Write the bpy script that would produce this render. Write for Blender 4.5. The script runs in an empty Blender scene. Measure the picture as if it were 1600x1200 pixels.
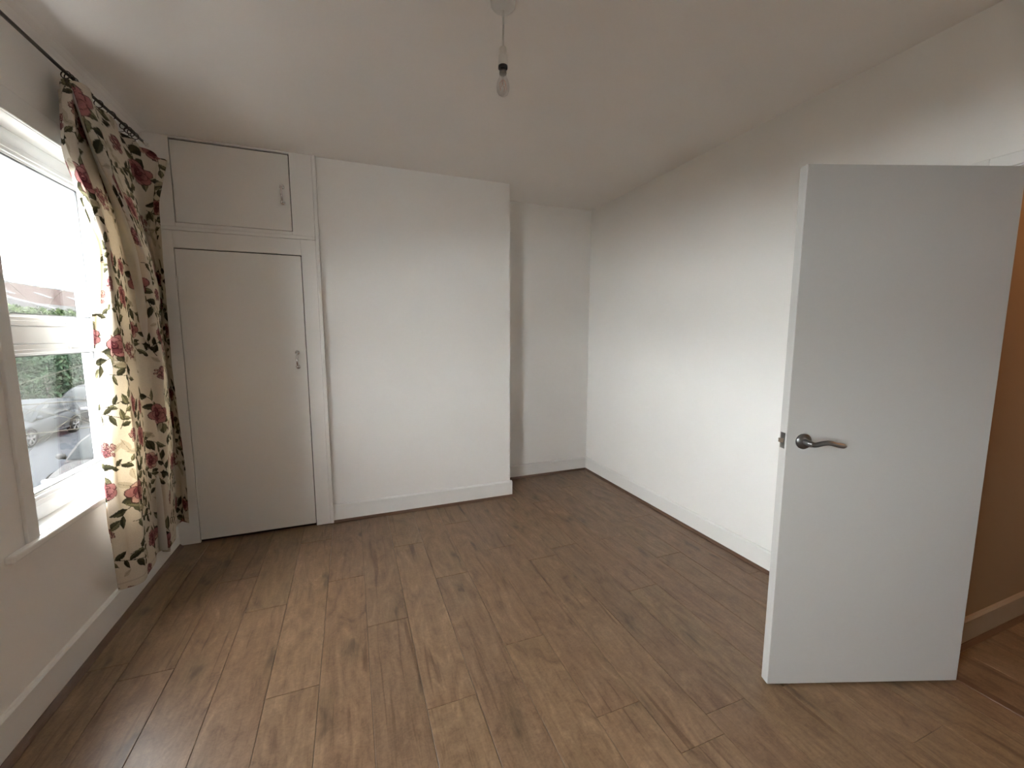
import bpy, bmesh, math, random
import numpy as np
from mathutils import Vector, Matrix

random.seed(7)
rng = np.random.default_rng(7)
sc = bpy.context.scene
COL = sc.collection

# ------------------------------------------------------------------ camera, sky, exposure
EYE = Vector((0, 0, 1.39))
cam_d = bpy.data.cameras.new('camera')
cam = bpy.data.objects.new('camera', cam_d)
COL.objects.link(cam)
cam_d.sensor_fit = 'HORIZONTAL'
cam_d.sensor_width = 36
cam_d.lens = 36 * 651 / 1600
cam_d.clip_start = 0.02
cam_d.clip_end = 300
cam.location = EYE
cam.rotation_euler = (math.radians(90 - 6.746), 0, math.radians(-21.18))
sc.camera = cam

SKY = 33
w = bpy.data.worlds.new('overcast_sky')
sc.world = w
w.use_nodes = True
nt = w.node_tree
bg = nt.nodes['Background']
bg.inputs[1].default_value = SKY
# even overcast sky, slightly brighter overhead (all around)
tc = nt.nodes.new('ShaderNodeTexCoord')
sx = nt.nodes.new('ShaderNodeSeparateXYZ')
rp = nt.nodes.new('ShaderNodeValToRGB')
rp.color_ramp.elements[0].position = 0.0
rp.color_ramp.elements[0].color = (0.93, 0.965, .98, 1)
rp.color_ramp.elements[1].position = 0.7
rp.color_ramp.elements[1].color = (1.0, 1.01, 1.03, 1)
nt.links.new(tc.outputs['Generated'], sx.inputs[0])
nt.links.new(sx.outputs['Z'], rp.inputs[0])
nt.links.new(rp.outputs[0], bg.inputs[0])

vs = sc.view_settings
vs.view_transform = 'Standard'
vs.look = 'None'
vs.gamma = 1
vs.use_curve_mapping = False
vs.exposure = 0.40
sc.cycles.use_denoising = True
sc.cycles.max_bounces = 14
sc.cycles.diffuse_bounces = 10
sc.cycles.transparent_max_bounces = 16
sc.cycles.caustics_reflective = False
sc.cycles.caustics_refractive = False

# warm lamp in the hallway beyond the doorway
hl = bpy.data.lights.new('hall_light', 'POINT')
hl.energy = 13
hl.color = (1.0, 0.5, 0.18)
hl.shadow_soft_size = 0.06
hlo = bpy.data.objects.new('hall_light', hl)
hlo.location = (3.4, 0.35, 2.25)
COL.objects.link(hlo)

# ------------------------------------------------------------------ helpers
def tag(o, label=None, cat=None, group=None, kind=None):
    if label: o['label'] = label
    if cat: o['category'] = cat
    if group: o['group'] = group
    if kind: o['kind'] = kind
    return o

def empty(name, loc=(0, 0, 0), rz=0):
    o = bpy.data.objects.new(name, None)
    COL.objects.link(o)
    o.location = loc
    o.rotation_euler = (0, 0, rz)
    o.empty_display_size = .1
    return o

class MB:
    """collects shapes into one mesh"""
    def __init__(s):
        s.v = []; s.f = []; s.sm = []
    def add(s, verts, faces, smooth=False):
        n = len(s.v)
        s.v += [tuple(p) for p in verts]
        s.f += [tuple(i + n for i in f) for f in faces]
        s.sm += [smooth] * len(faces)
        return s
    def box(s, a, b, bev=0.0):
        x0, y0, z0 = a; x1, y1, z1 = b
        if x0 > x1: x0, x1 = x1, x0
        if y0 > y1: y0, y1 = y1, y0
        if z0 > z1: z0, z1 = z1, z0
        if bev <= 0:
            s.add([(x0,y0,z0),(x1,y0,z0),(x1,y1,z0),(x0,y1,z0),(x0,y0,z1),(x1,y0,z1),(x1,y1,z1),(x0,y1,z1)],
                  [(3,2,1,0),(4,5,6,7),(0,1,5,4),(1,2,6,5),(2,3,7,6),(3,0,4,7)])
        else:
            bm = bmesh.new()
            bmesh.ops.create_cube(bm, size=1)
            for v in bm.verts:
                v.co = Vector(((x0+x1)/2 + v.co.x*(x1-x0), (y0+y1)/2 + v.co.y*(y1-y0), (z0+z1)/2 + v.co.z*(z1-z0)))
            bmesh.ops.bevel(bm, geom=list(bm.edges), offset=bev, segments=2, profile=.5, affect='EDGES')
            bm.verts.index_update()
            s.add([v.co.copy() for v in bm.verts], [tuple(v.index for v in f.verts) for f in bm.faces])
            bm.free()
        return s
    def tube(s, pts, r, n=10, caps=True):
        pts = [Vector(p) for p in pts]
        rs = r if isinstance(r, (list, tuple)) else [r] * len(pts)
        rings = []
        prev = None
        for i, p in enumerate(pts):
            d = (pts[min(i+1, len(pts)-1)] - pts[max(i-1, 0)]).normalized()
            if prev is None:
                a = d.cross(Vector((0, 0, 1)))
                if a.length < .1: a = d.cross(Vector((1, 0, 0)))
            else:
                a = prev - d * prev.dot(d)
            a.normalize(); prev = a
            b = d.cross(a)
            rings.append([p + (a * math.cos(t) + b * math.sin(t)) * rs[i] for t in [2*math.pi*k/n for k in range(n)]])
        v = [q for ring in rings for q in ring]
        f = []
        for i in range(len(pts)-1):
            for k in range(n):
                k2 = (k+1) % n
                f.append((i*n+k, i*n+k2, (i+1)*n+k2, (i+1)*n+k))
        s.add(v, f, True)
        if caps:
            s.add(rings[0], [tuple(reversed(range(n)))])
            s.add(rings[-1], [tuple(range(n))])
        return s
    def lathe(s, prof, origin=(0, 0, 0), axis=(0, 0, 1), n=24, smooth=True):
        """prof: (radius, distance along the axis)"""
        ax = Vector(axis).normalized()
        a = ax.cross(Vector((0, 0, 1)))
        if a.length < .1: a = Vector((1, 0, 0))
        a.normalize(); b = ax.cross(a)
        o = Vector(origin)
        v = []; f = []
        for r, t in prof:
            for k in range(n):
                q = 2*math.pi*k/n
                v.append(o + ax*t + (a*math.cos(q) + b*math.sin(q)) * max(r, 1e-5))
        for i in range(len(prof)-1):
            for k in range(n):
                k2 = (k+1) % n
                f.append((i*n+k, i*n+k2, (i+1)*n+k2, (i+1)*n+k))
        s.add(v, f, smooth)
        return s
    def extrude(s, poly, path0, path1, mapf, smooth=False):
        """poly in 2d swept from t=path0 to path1 ; mapf(u, v, t) -> 3d"""
        n = len(poly)
        v = [mapf(p[0], p[1], path0) for p in poly] + [mapf(p[0], p[1], path1) for p in poly]
        f = [(i, (i+1) % n, n + (i+1) % n, n + i) for i in range(n)]
        f += [tuple(reversed(range(n))), tuple(range(n, 2*n))]
        s.add(v, f, smooth)
        return s
    def torus(s, c, R, r, axis=(0, 1, 0), n=20, m=8):
        ax = Vector(axis).normalized()
        a = ax.cross(Vector((0, 0, 1)))
        if a.length < .1: a = Vector((1, 0, 0))
        a.normalize(); b = ax.cross(a); c = Vector(c)
        v = []; f = []
        for i in range(n):
            q = 2*math.pi*i/n
            d = a*math.cos(q) + b*math.sin(q)
            for j in range(m):
                t = 2*math.pi*j/m
                v.append(c + d*(R + r*math.cos(t)) + ax*(r*math.sin(t)))
        for i in range(n):
            for j in range(m):
                f.append((i*m+j, ((i+1) % n)*m+j, ((i+1) % n)*m+(j+1) % m, i*m+(j+1) % m))
        s.add(v, f, True)
        return s
    def build(s, name, mat, parent=None, fix=True):
        me = bpy.data.meshes.new(name)
        me.from_pydata(s.v, [], s.f)
        me.polygons.foreach_set('use_smooth', s.sm)
        if fix:
            bm = bmesh.new(); bm.from_mesh(me)
            bmesh.ops.recalc_face_normals(bm, faces=bm.faces)
            bm.to_mesh(me); bm.free()
        me.update()
        if mat: me.materials.append(mat)
        o = bpy.data.objects.new(name, me)
        COL.objects.link(o)
        if parent: o.parent = parent
        return o

def copy_tree(o, parent=None):
    c = o.copy(); COL.objects.link(c); c.parent = parent
    for ch in list(o.children): copy_tree(ch, c)
    return c

# ------------------------------------------------------------------ materials
def new_mat(name):
    m = bpy.data.materials.new(name); m.use_nodes = True
    t = m.node_tree
    return m, t, t.nodes['Principled BSDF'], t.nodes.new, t.links.new

def simple(name, col, rough=.5, metal=0.0, spec=.5, bump=0.0, bscale=150, vary=0.0, coat=0.0):
    m, t, p, N, L = new_mat(name)
    p.inputs['Base Color'].default_value = (*col, 1)
    p.inputs['Roughness'].default_value = rough
    p.inputs['Metallic'].default_value = metal
    p.inputs['Specular IOR Level'].default_value = spec
    p.inputs['Coat Weight'].default_value = coat
    tcn = N('ShaderNodeTexCoord')
    if bump:
        nz = N('ShaderNodeTexNoise'); nz.inputs['Scale'].default_value = bscale; nz.inputs['Detail'].default_value = 4
        L(tcn.outputs['Object'], nz.inputs['Vector'])
        b = N('ShaderNodeBump'); b.inputs['Strength'].default_value = bump; b.inputs['Distance'].default_value = .002
        L(nz.outputs['Fac'], b.inputs['Height']); L(b.outputs[0], p.inputs['Normal'])
    if vary:
        n2 = N('ShaderNodeTexNoise'); n2.inputs['Scale'].default_value = 2.2; n2.inputs['Detail'].default_value = 5
        L(tcn.outputs['Object'], n2.inputs['Vector'])
        r = N('ShaderNodeValToRGB')
        r.color_ramp.elements[0].position = .3; r.color_ramp.elements[1].position = .7
        r.color_ramp.elements[0].color = (*[c*(1-vary) for c in col], 1)
        r.color_ramp.elements[1].color = (*[min(1, c*(1+vary)) for c in col], 1)
        L(n2.outputs['Fac'], r.inputs[0]); L(r.outputs[0], p.inputs['Base Color'])
    return m

M = {}
M['wall'] = simple('wall_emulsion', (.86, .852, .83), .75, spec=.25, bump=.12, bscale=220, vary=.012)
M['wall_dark'] = simple('taupe_emulsion', (.80, .79, .77), .8, bump=.1, bscale=200)
M['ceiling'] = simple('ceiling_emulsion', (.88, .868, .845), .9, spec=.15, bump=.1, bscale=160, vary=.015)
M['gloss'] = simple('white_gloss_paint', (.82, .82, .80), .32, bump=.05, bscale=60)
M['skirt'] = simple('skirting_paint', (.82, .82, .80), .4, bump=.03, bscale=60)
M['cupboard'] = simple('cupboard_paint', (.84, .835, .81), .33, bump=.12, bscale=9)
M['cupboard_frame'] = simple('cupboard_frame_paint', (.85, .845, .825), .35, bump=.10, bscale=14)
M['dark'] = simple('bare_dark_timber', (.05, .035, .025), .8)
M['upvc'] = simple('white_plastic_frame', (.85, .87, .88), .25)
M['gasket'] = simple('grey_gasket', (.08, .085, .09), .6)
M['chrome'] = simple('polished_chrome', (.82, .82, .82), .10, metal=1)
M['satin'] = simple('satin_nickel', (.20, .20, .20), .3, metal=1)
M['iron'] = simple('dark_bronze_metal', (.055, .045, .04), .42, metal=.7)
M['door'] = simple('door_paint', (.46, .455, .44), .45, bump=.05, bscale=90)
M['plastic'] = simple('white_lamp_plastic', (.72, .72, .69), .35)
M['brass'] = simple('bulb_cap_metal', (.33, .30, .26), .3, metal=1)
M['car_trim'] = simple('car_black_trim', (.002, .002, .002), .7, spec=0)
M['black'] = simple('black_plastic', (.02, .02, .02), .5)
M['filament'] = simple('copper_filament', (.75, .42, .32), .35, metal=.6)
M['scotia'] = simple('brown_scotia', (.105, .055, .032), .4, bump=.1, bscale=40, vary=.15)
M['hall_skirt_shaded'] = simple('hall_skirting_shaded', (.30, .24, .17), .5)  # skirting paint with the dimness of the hall put into its colour
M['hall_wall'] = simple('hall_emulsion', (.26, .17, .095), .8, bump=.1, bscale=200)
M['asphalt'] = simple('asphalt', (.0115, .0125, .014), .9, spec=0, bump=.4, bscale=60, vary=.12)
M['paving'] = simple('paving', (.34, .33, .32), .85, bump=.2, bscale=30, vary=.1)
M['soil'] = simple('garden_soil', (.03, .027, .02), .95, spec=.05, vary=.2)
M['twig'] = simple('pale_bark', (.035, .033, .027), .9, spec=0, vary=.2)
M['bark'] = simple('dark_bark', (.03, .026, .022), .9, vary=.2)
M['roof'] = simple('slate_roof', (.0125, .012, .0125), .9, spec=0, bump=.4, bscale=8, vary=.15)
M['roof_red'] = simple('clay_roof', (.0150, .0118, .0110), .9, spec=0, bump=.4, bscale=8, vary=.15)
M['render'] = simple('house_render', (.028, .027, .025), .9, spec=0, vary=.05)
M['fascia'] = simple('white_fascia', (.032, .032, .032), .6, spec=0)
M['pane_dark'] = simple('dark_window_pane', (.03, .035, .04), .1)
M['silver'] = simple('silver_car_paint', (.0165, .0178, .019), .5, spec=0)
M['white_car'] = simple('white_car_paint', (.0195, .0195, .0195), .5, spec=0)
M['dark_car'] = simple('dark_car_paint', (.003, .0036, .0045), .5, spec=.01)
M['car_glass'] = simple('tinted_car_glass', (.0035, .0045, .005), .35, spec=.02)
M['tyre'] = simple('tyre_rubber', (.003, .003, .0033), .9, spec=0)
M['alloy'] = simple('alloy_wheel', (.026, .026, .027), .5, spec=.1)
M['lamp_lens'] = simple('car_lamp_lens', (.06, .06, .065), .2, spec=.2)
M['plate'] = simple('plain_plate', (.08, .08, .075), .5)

def brick_mat():
    m, t, p, N, L = new_mat('red_brick_outside')
    tcn = N('ShaderNodeTexCoord'); b = N('ShaderNodeTexBrick')
    b.inputs['Scale'].default_value = 4.4
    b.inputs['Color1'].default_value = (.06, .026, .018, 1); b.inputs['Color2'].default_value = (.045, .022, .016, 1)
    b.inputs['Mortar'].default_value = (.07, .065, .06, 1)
    L(tcn.outputs['Object'], b.inputs['Vector']); L(b.outputs[0], p.inputs['Base Color'])
    p.inputs['Roughness'].default_value = .9
    return m
M['brick'] = brick_mat()

def pane_mat():
    m = bpy.data.materials.new('clear_window_glass'); m.use_nodes = True
    t = m.node_tree; t.nodes.clear(); N = t.nodes.new; L = t.links.new
    out = N('ShaderNodeOutputMaterial'); mx = N('ShaderNodeMixShader')
    tr = N('ShaderNodeBsdfTransparent'); tr.inputs[0].default_value = (.985, .99, .985, 1)
    gl = N('ShaderNodeBsdfGlossy'); gl.inputs['Roughness'].default_value = .02
    fr = N('ShaderNodeLayerWeight'); fr.inputs[0].default_value = .5
    pw = N('ShaderNodeMath'); pw.operation = 'POWER'; pw.inputs[1].default_value = 5
    ma = N('ShaderNodeMath'); ma.operation = 'MULTIPLY_ADD'; ma.inputs[1].default_value = .7; ma.inputs[2].default_value = .02
    L(fr.outputs['Facing'], pw.inputs[0]); L(pw.outputs[0], ma.inputs[0])
    L(ma.outputs[0], mx.inputs[0]); L(tr.outputs[0], mx.inputs[1]); L(gl.outputs[0], mx.inputs[2]); L(mx.outputs[0], out.inputs[0])
    return m
M['pane'] = pane_mat()

def bulb_mat():
    m = bpy.data.materials.new('clear_bulb_glass'); m.use_nodes = True
    t = m.node_tree; t.nodes.clear(); N = t.nodes.new; L = t.links.new
    out = N('ShaderNodeOutputMaterial'); mx = N('ShaderNodeMixShader')
    tr = N('ShaderNodeBsdfTransparent'); tr.inputs[0].default_value = (.97, .96, .955, 1)
    gl = N('ShaderNodeBsdfGlossy'); gl.inputs['Roughness'].default_value = .05
    fr = N('ShaderNodeLayerWeight'); fr.inputs[0].default_value = .5
    pw = N('ShaderNodeMath'); pw.operation = 'POWER'; pw.inputs[1].default_value = 3
    ma = N('ShaderNodeMath'); ma.operation = 'MULTIPLY_ADD'; ma.inputs[1].default_value = .6; ma.inputs[2].default_value = .06
    L(fr.outputs['Facing'], pw.inputs[0]); L(pw.outputs[0], ma.inputs[0])
    L(ma.outputs[0], mx.inputs[0]); L(tr.outputs[0], mx.inputs[1]); L(gl.outputs[0], mx.inputs[2]); L(mx.outputs[0], out.inputs[0])
    return m
M['bulb'] = bulb_mat()

def wood_mat():
    m, t, p, N, L = new_mat('oak_laminate')
    tcn = N('ShaderNodeTexCoord'); oi = N('ShaderNodeObjectInfo')
    def math_(op, a, b=None, clamp=False):
        n = N('ShaderNodeMath'); n.operation = op; n.use_clamp = clamp
        for i, q in enumerate((a, b)):
            if q is None: continue
            if isinstance(q, (int, float)): n.inputs[i].default_value = q
            else: L(q, n.inputs[i])
        return n.outputs[0]
    off = N('ShaderNodeCombineXYZ')
    L(math_('MULTIPLY', oi.outputs['Random'], 37.0), off.inputs[0])
    L(math_('MULTIPLY', oi.outputs['Random'], 91.0), off.inputs[1])
    L(math_('MULTIPLY', oi.outputs['Random'], 13.0), off.inputs[2])
    va = N('ShaderNodeVectorMath'); va.operation = 'ADD'
    L(tcn.outputs['Object'], va.inputs[0]); L(off.outputs[0], va.inputs[1])
    def noise(scale, sxyz, detail=5, dist=0.0, rough=.55):
        mp = N('ShaderNodeMapping'); mp.inputs['Scale'].default_value = sxyz
        L(va.outputs[0], mp.inputs[0])
        n = N('ShaderNodeTexNoise'); n.inputs['Scale'].default_value = scale; n.inputs['Detail'].default_value = detail
        n.inputs['Distortion'].default_value = dist; n.inputs['Roughness'].default_value = rough
        L(mp.outputs[0], n.inputs['Vector'])
        return n.outputs['Fac']
    def ramp(fac, *stops):
        r = N('ShaderNodeValToRGB'); e = r.color_ramp.elements
        while len(e) < len(stops): e.new(.5)
        for q, (ps, c) in zip(e, stops):
            q.position = ps; q.color = (*c, 1) if len(c) == 3 else c
        L(fac, r.inputs[0]); return r.outputs[0]
    def mixc(mode, fac, a, b):
        n = N('ShaderNodeMix'); n.data_type = 'RGBA'; n.blend_type = mode
        if isinstance(fac, (int, float)): n.inputs[0].default_value = fac
        else: L(fac, n.inputs[0])
        for i, q in ((6, a), (7, b)):
            if isinstance(q, tuple): n.inputs[i].default_value = (*q, 1)
            else: L(q, n.inputs[i])
        return n.outputs[2]
    # broad cathedral bands along the board
    broad = noise(3.4, (2.6, .85, 1), 5, 2.2, .62)
    c = ramp(broad, (.25, (.105, .060, .035)), (.45, (.175, .109, .064)), (.60, (.206, .132, .080)), (.82, (.300, .205, .132)))
    # fine grain lines
    fine = noise(30, (2.6, .20, 1), 6, .7, .65)
    c = mixc('MULTIPLY', .75, c, ramp(fine, (.30, (.72, .69, .66)), (.55, (1, 1, 1)), (.75, (1.08, 1.08, 1.07))))
    # short cross flecks
    fl = noise(42, (.8, 1.0, 1), 4, 2.5)
    c = mixc('MULTIPLY', .75, c, ramp(fl, (.3, (.76, .74, .72)), (.55, (1, 1, 1)), (.7, (1.12, 1.12, 1.12))))
    # knots with dark olive halos
    mp = N('ShaderNodeMapping'); mp.inputs['Scale'].default_value = (3.4, 1.15, 1); L(va.outputs[0], mp.inputs[0])
    dn = N('ShaderNodeTexNoise'); dn.inputs['Scale'].default_value = 5; dn.inputs['Detail'].default_value = 3; L(mp.outputs[0], dn.inputs['Vector'])
    dv = N('ShaderNodeVectorMath'); dv.operation = 'MULTIPLY_ADD'
    L(dn.outputs['Color'], dv.inputs[0]); dv.inputs[1].default_value = (.42, .42, 0); L(mp.outputs[0], dv.inputs[2])
    vo = N('ShaderNodeTexVoronoi'); vo.inputs['Scale'].default_value = 1.35; vo.voronoi_dimensions = '2D'; L(dv.outputs[0], vo.inputs['Vector'])
    sep = N('ShaderNodeSeparateColor'); L(vo.outputs['Color'], sep.inputs[0])
    some = math_('GREATER_THAN', sep.outputs[0], .30)
    halo = math_('MULTIPLY', ramp(vo.outputs['Distance'], (.02, (1, 1, 1)), (.26, (0, 0, 0))), some)
    core = math_('MULTIPLY', ramp(vo.outputs['Distance'], (.02, (1, 1, 1)), (.11, (0, 0, 0))), some)
    halo2 = math_('MULTIPLY', halo, ramp(fine, (.35, (1, 1, 1)), (.65, (.25, .25, .25))))
    c = mixc('MIX', math_('MULTIPLY', halo2, .62), c, (.115, .082, .042))
    c = mixc('MIX', math_('MULTIPLY', core, .7), c, (.045, .028, .018))
    # dark mineral streaks
    st = noise(7, (4.0, .22, 1), 3, .8)
    c = mixc('MULTIPLY', math_('MULTIPLY', ramp(st, (.60, (0, 0, 0)), (.70, (1, 1, 1))), .75), c, (.50, .42, .34))
    # tint of each board
    tint = ramp(oi.outputs['Random'], (0.0, (.88, .87, .86)), (.35, (1.0, .96, .93)), (.7, (.95, .97, .92)), (1.0, (1.08, 1.06, 1.03)))
    c = mixc('MULTIPLY', 1.0, c, tint)
    L(c, p.inputs['Base Color'])
    rr = N('ShaderNodeMapRange'); L(fine, rr.inputs[0]); rr.inputs[3].default_value = .30; rr.inputs[4].default_value = .44
    L(rr.outputs[0], p.inputs['Roughness'])
    p.inputs['Specular IOR Level'].default_value = .42
    b = N('ShaderNodeBump'); b.inputs['Strength'].default_value = .25; b.inputs['Distance'].default_value = .0012
    L(fine, b.inputs['Height']); L(b.outputs[0], p.inputs['Normal'])
    return m
M['oak'] = wood_mat()

def cloth_mat():
    m = bpy.data.materials.new('floral_curtain_cloth'); m.use_nodes = True
    t = m.node_tree; t.nodes.clear(); N = t.nodes.new; L = t.links.new
    out = N('ShaderNodeOutputMaterial'); mx = N('ShaderNodeMixShader'); mx.inputs[0].default_value = .18
    at = N('ShaderNodeAttribute'); at.attribute_name = 'print'
    tcn = N('ShaderNodeTexCoord')
    wv = N('ShaderNodeTexNoise'); wv.inputs['Scale'].default_value = 400; wv.inputs['Detail'].default_value = 2
    L(tcn.outputs['Object'], wv.inputs['Vector'])
    bp = N('ShaderNodeBump'); bp.inputs['Strength'].default_value = .25; bp.inputs['Distance'].default_value = .001
    L(wv.outputs['Fac'], bp.inputs['Height'])
    d = N('ShaderNodeBsdfDiffuse'); tl = N('ShaderNodeBsdfTranslucent')
    wm = N('ShaderNodeMix'); wm.data_type = 'RGBA'; wm.blend_type = 'MULTIPLY'; wm.inputs[0].default_value = 1
    wm.inputs[7].default_value = (1.0, .88, .68, 1)
    L(at.outputs['Color'], wm.inputs[6]); L(wm.outputs[2], tl.inputs[0])
    L(at.outputs['Color'], d.inputs[0]); L(bp.outputs[0], d.inputs['Normal'])
    L(d.outputs[0], mx.inputs[1]); L(tl.outputs[0], mx.inputs[2]); L(mx.outputs[0], out.inputs[0])
    return m
def shade_lining_mat():
    m = bpy.data.materials.new('plain_shade_lining'); m.use_nodes = True
    t = m.node_tree; t.nodes.clear(); N = t.nodes.new; L = t.links.new
    out = N('ShaderNodeOutputMaterial'); mx = N('ShaderNodeMixShader'); mx.inputs[0].default_value = .24
    d = N('ShaderNodeBsdfDiffuse'); tl = N('ShaderNodeBsdfTranslucent')
    d.inputs[0].default_value = (.72, .70, .66, 1); tl.inputs[0].default_value = (.80, .77, .72, 1)
    L(d.outputs[0], mx.inputs[1]); L(tl.outputs[0], mx.inputs[2]); L(mx.outputs[0], out.inputs[0])
    return m
M['cloth'] = cloth_mat()
M['shade_lining'] = shade_lining_mat()

def leaf_mat(name, c0, c1):
    m, t, p, N, L = new_mat(name)
    g = N('ShaderNodeTexNoise'); g.inputs['Scale'].default_value = 1.7; g.inputs['Detail'].default_value = 6
    tcn = N('ShaderNodeTexCoord'); L(tcn.outputs['Object'], g.inputs['Vector'])
    r = N('ShaderNodeValToRGB'); r.color_ramp.elements[0].color = (*c0, 1); r.color_ramp.elements[1].color = (*c1, 1)
    r.color_ramp.elements[0].position = .35; r.color_ramp.elements[1].position = .68
    L(g.outputs['Fac'], r.inputs[0]); L(r.outputs[0], p.inputs['Base Color']); p.inputs['Roughness'].default_value = .8; p.inputs['Specular IOR Level'].default_value = 0
    return m
M['leaf'] = leaf_mat('hedge_leaves', (.006, .011, .005), (.025, .034, .014))
M['leaf_dark'] = leaf_mat('dark_leaves', (.006, .012, .008), (.018, .027, .016))
M['leaf_red'] = leaf_mat('red_leaves', (.05, .010, .012), (.075, .020, .022))

# ------------------------------------------------------------------ room dimensions (metres)
XL, XR = -1.117, 2.246          # window wall, right wall
YC, YF = 3.258, 3.662           # chimney breast face, alcove back
YB = -1.60                      # wall behind the camera
ZC = 2.585
XO = -1.285                     # outer face of the window wall
CX0, CX1 = -0.165, 1.243        # chimney breast
CUPY = 3.235                    # cupboard face
STREET = -2.65
WIN = [(2.012, 2.83), (-0.54, 0.32)]
WZ0, WZ1 = .645, 2.18
DY0, DY1, DZ = 0.02, 0.872, 1.985   # doorway in the right wall

def st(o, kind='structure'):
    o['kind'] = kind; return o

# ------------------------------------------------------------------ floor: boards one by one
sub = MB().box((XL - .02, YB, -.06), (XR + .02, YF, -.011))
floor = st(sub.build('floor', M['dark']))
def plank(x0, x1, y0, y1, parent):
    g = .0007; x0 += g; x1 -= g; y0 += g; y1 -= g
    cx, cy = (x0+x1)/2, (y0+y1)/2
    hx, hy, c = (x1-x0)/2, (y1-y0)/2, .0016
    m = MB()
    v = [(-hx,-hy,-.010),(hx,-hy,-.010),(hx,hy,-.010),(-hx,hy,-.010),
         (-hx,-hy,-.0010),(hx,-hy,-.0010),(hx,hy,-.0010),(-hx,hy,-.0010),
         (-hx+c,-hy+c,0),(hx-c,-hy+c,0),(hx-c,hy-c,0),(-hx+c,hy-c,0)]
    f = [(3,2,1,0),(8,9,10,11)]
    for a in (0, 4):
        for i in range(4): f.append((a+i, a+(i+1) % 4, a+4+(i+1) % 4, a+4+i))
    m.add(v, f)
    o = m.build('plank', M['oak'], parent, fix=False)
    o.location = (cx, cy, 0)
    return o
PW, PL = .191, 1.285
known = {0: 1.97, -2: 1.69, -1: 1.15, 6: 1.03, 1: 1.42, 2: 2.25, 3: 1.62, 4: 2.45, 5: .95, 7: 1.75, 8: 2.3, -3: 2.3, -4: 1.36, -5: 2.0}
for k in range(-7, 12):
    a = .0205 + (k + 0)*PW; b = a + PW
    a = max(a, XL); b = min(b, XR)
    if b - a < .01: continue
    y0 = known.get(k-0, random.uniform(.4, 1.7))
    while y0 > YB: y0 -= PL
    ymax = YF if b > CX1 + .02 else YC
    y = y0
    while y < ymax:
        p, q = max(y, YB), min(y + PL, ymax)
        if q - p > .02: plank(a, b, p, q, floor)
        y += PL

# ------------------------------------------------------------------ walls and ceiling
st(MB().box((XO - .05, YB - .1, ZC), (XR + .1, YF + .1, ZC + .12)).build('ceiling', M['ceiling']))
# window wall: piers, aprons and heads around the two openings
m = MB()
ys = [YB - .1] + [q for ab in sorted(WIN) for q in ab] + [YF + .1]
for i in range(0, len(ys), 2):
    m.box((XO + .012, ys[i], -.06), (XL, ys[i+1], ZC))
for a, b in WIN:
    m.box((XO + .012, a, -.06), (XL, b, WZ0 - .03)); m.box((XO + .012, a, WZ1), (XL, b, ZC))
st(m.build('wall_left', M['wall']))
m = MB()
for i in range(0, len(ys), 2):
    m.box((XO, ys[i] if i else -14, STREET), (XO + .011, ys[i+1] if i < 4 else 34, 4.6))
for a, b in WIN:
    m.box((XO, a, STREET), (XO + .011, b, WZ0 - .03)); m.box((XO, a, WZ1), (XO + .011, b, 4.6))
st(m.build('wall_outside', M['brick']))
st(MB().box((XL, YF, -.06), (XR + .1, YF + .1, ZC)).build('wall_far', M['wall']))
st(MB().box((CX0, YC, -.011), (CX1, YF, ZC)).build('wall_chimney_breast', M['wall']))
m = MB()
m.box((XR, DY1 + .02, -.06), (XR + .1, YF, ZC)); m.box((XR, DY0 - .02, DZ + .02), (XR + .1, DY1 + .02, ZC)); m.box((XR, YB - .1, -.06), (XR + .1, DY0 - .02, ZC))
st(m.build('wall_right', M['wall']))
st(MB().box((XO + .012, YB - .1, -.06), (XR, YB, ZC)).build('wall_back', M['wall_dark']))
# shallow plaster cove where the window wall meets the ceiling
m = MB()
prof = [(0, 0), (0, -.045), (.008, -.030), (.020, -.014), (.040, -.003), (.055, 0)]
m.extrude(prof, YB, CUPY - .02, lambda u, v, t: (XL + u, t, ZC + v))
st(m.build('trim_1', M['ceiling']))

# hallway beyond the doorway
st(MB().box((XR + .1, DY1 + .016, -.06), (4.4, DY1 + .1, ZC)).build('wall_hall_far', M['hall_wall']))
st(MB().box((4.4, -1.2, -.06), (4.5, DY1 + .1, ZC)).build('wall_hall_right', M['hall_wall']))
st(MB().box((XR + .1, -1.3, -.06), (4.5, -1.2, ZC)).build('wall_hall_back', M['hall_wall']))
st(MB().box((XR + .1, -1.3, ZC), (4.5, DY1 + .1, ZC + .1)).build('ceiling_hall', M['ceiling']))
hf = st(MB().box((XR, -1.2, -.06), (4.4, DY1 + .016, -.011)).build('floor_hall', M['dark']))
x = XR + .026
while x < 3.9:
    y0 = random.uniform(-1.9, -1.2)
    while y0 < DY1:
        lo = DY0 if x < XR + .1 else -1.2
        p, q = max(y0, lo), min(y0 + PL, DY1)
        if q - p > .03: plank(x, x + PW, p, q, hf)
        y0 += PL
    x += PW
st(MB().box((XR - .012, DY0, -.011), (XR + .024, DY1, .004), .003).build('trim_door_threshold', M['scotia']))

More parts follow.
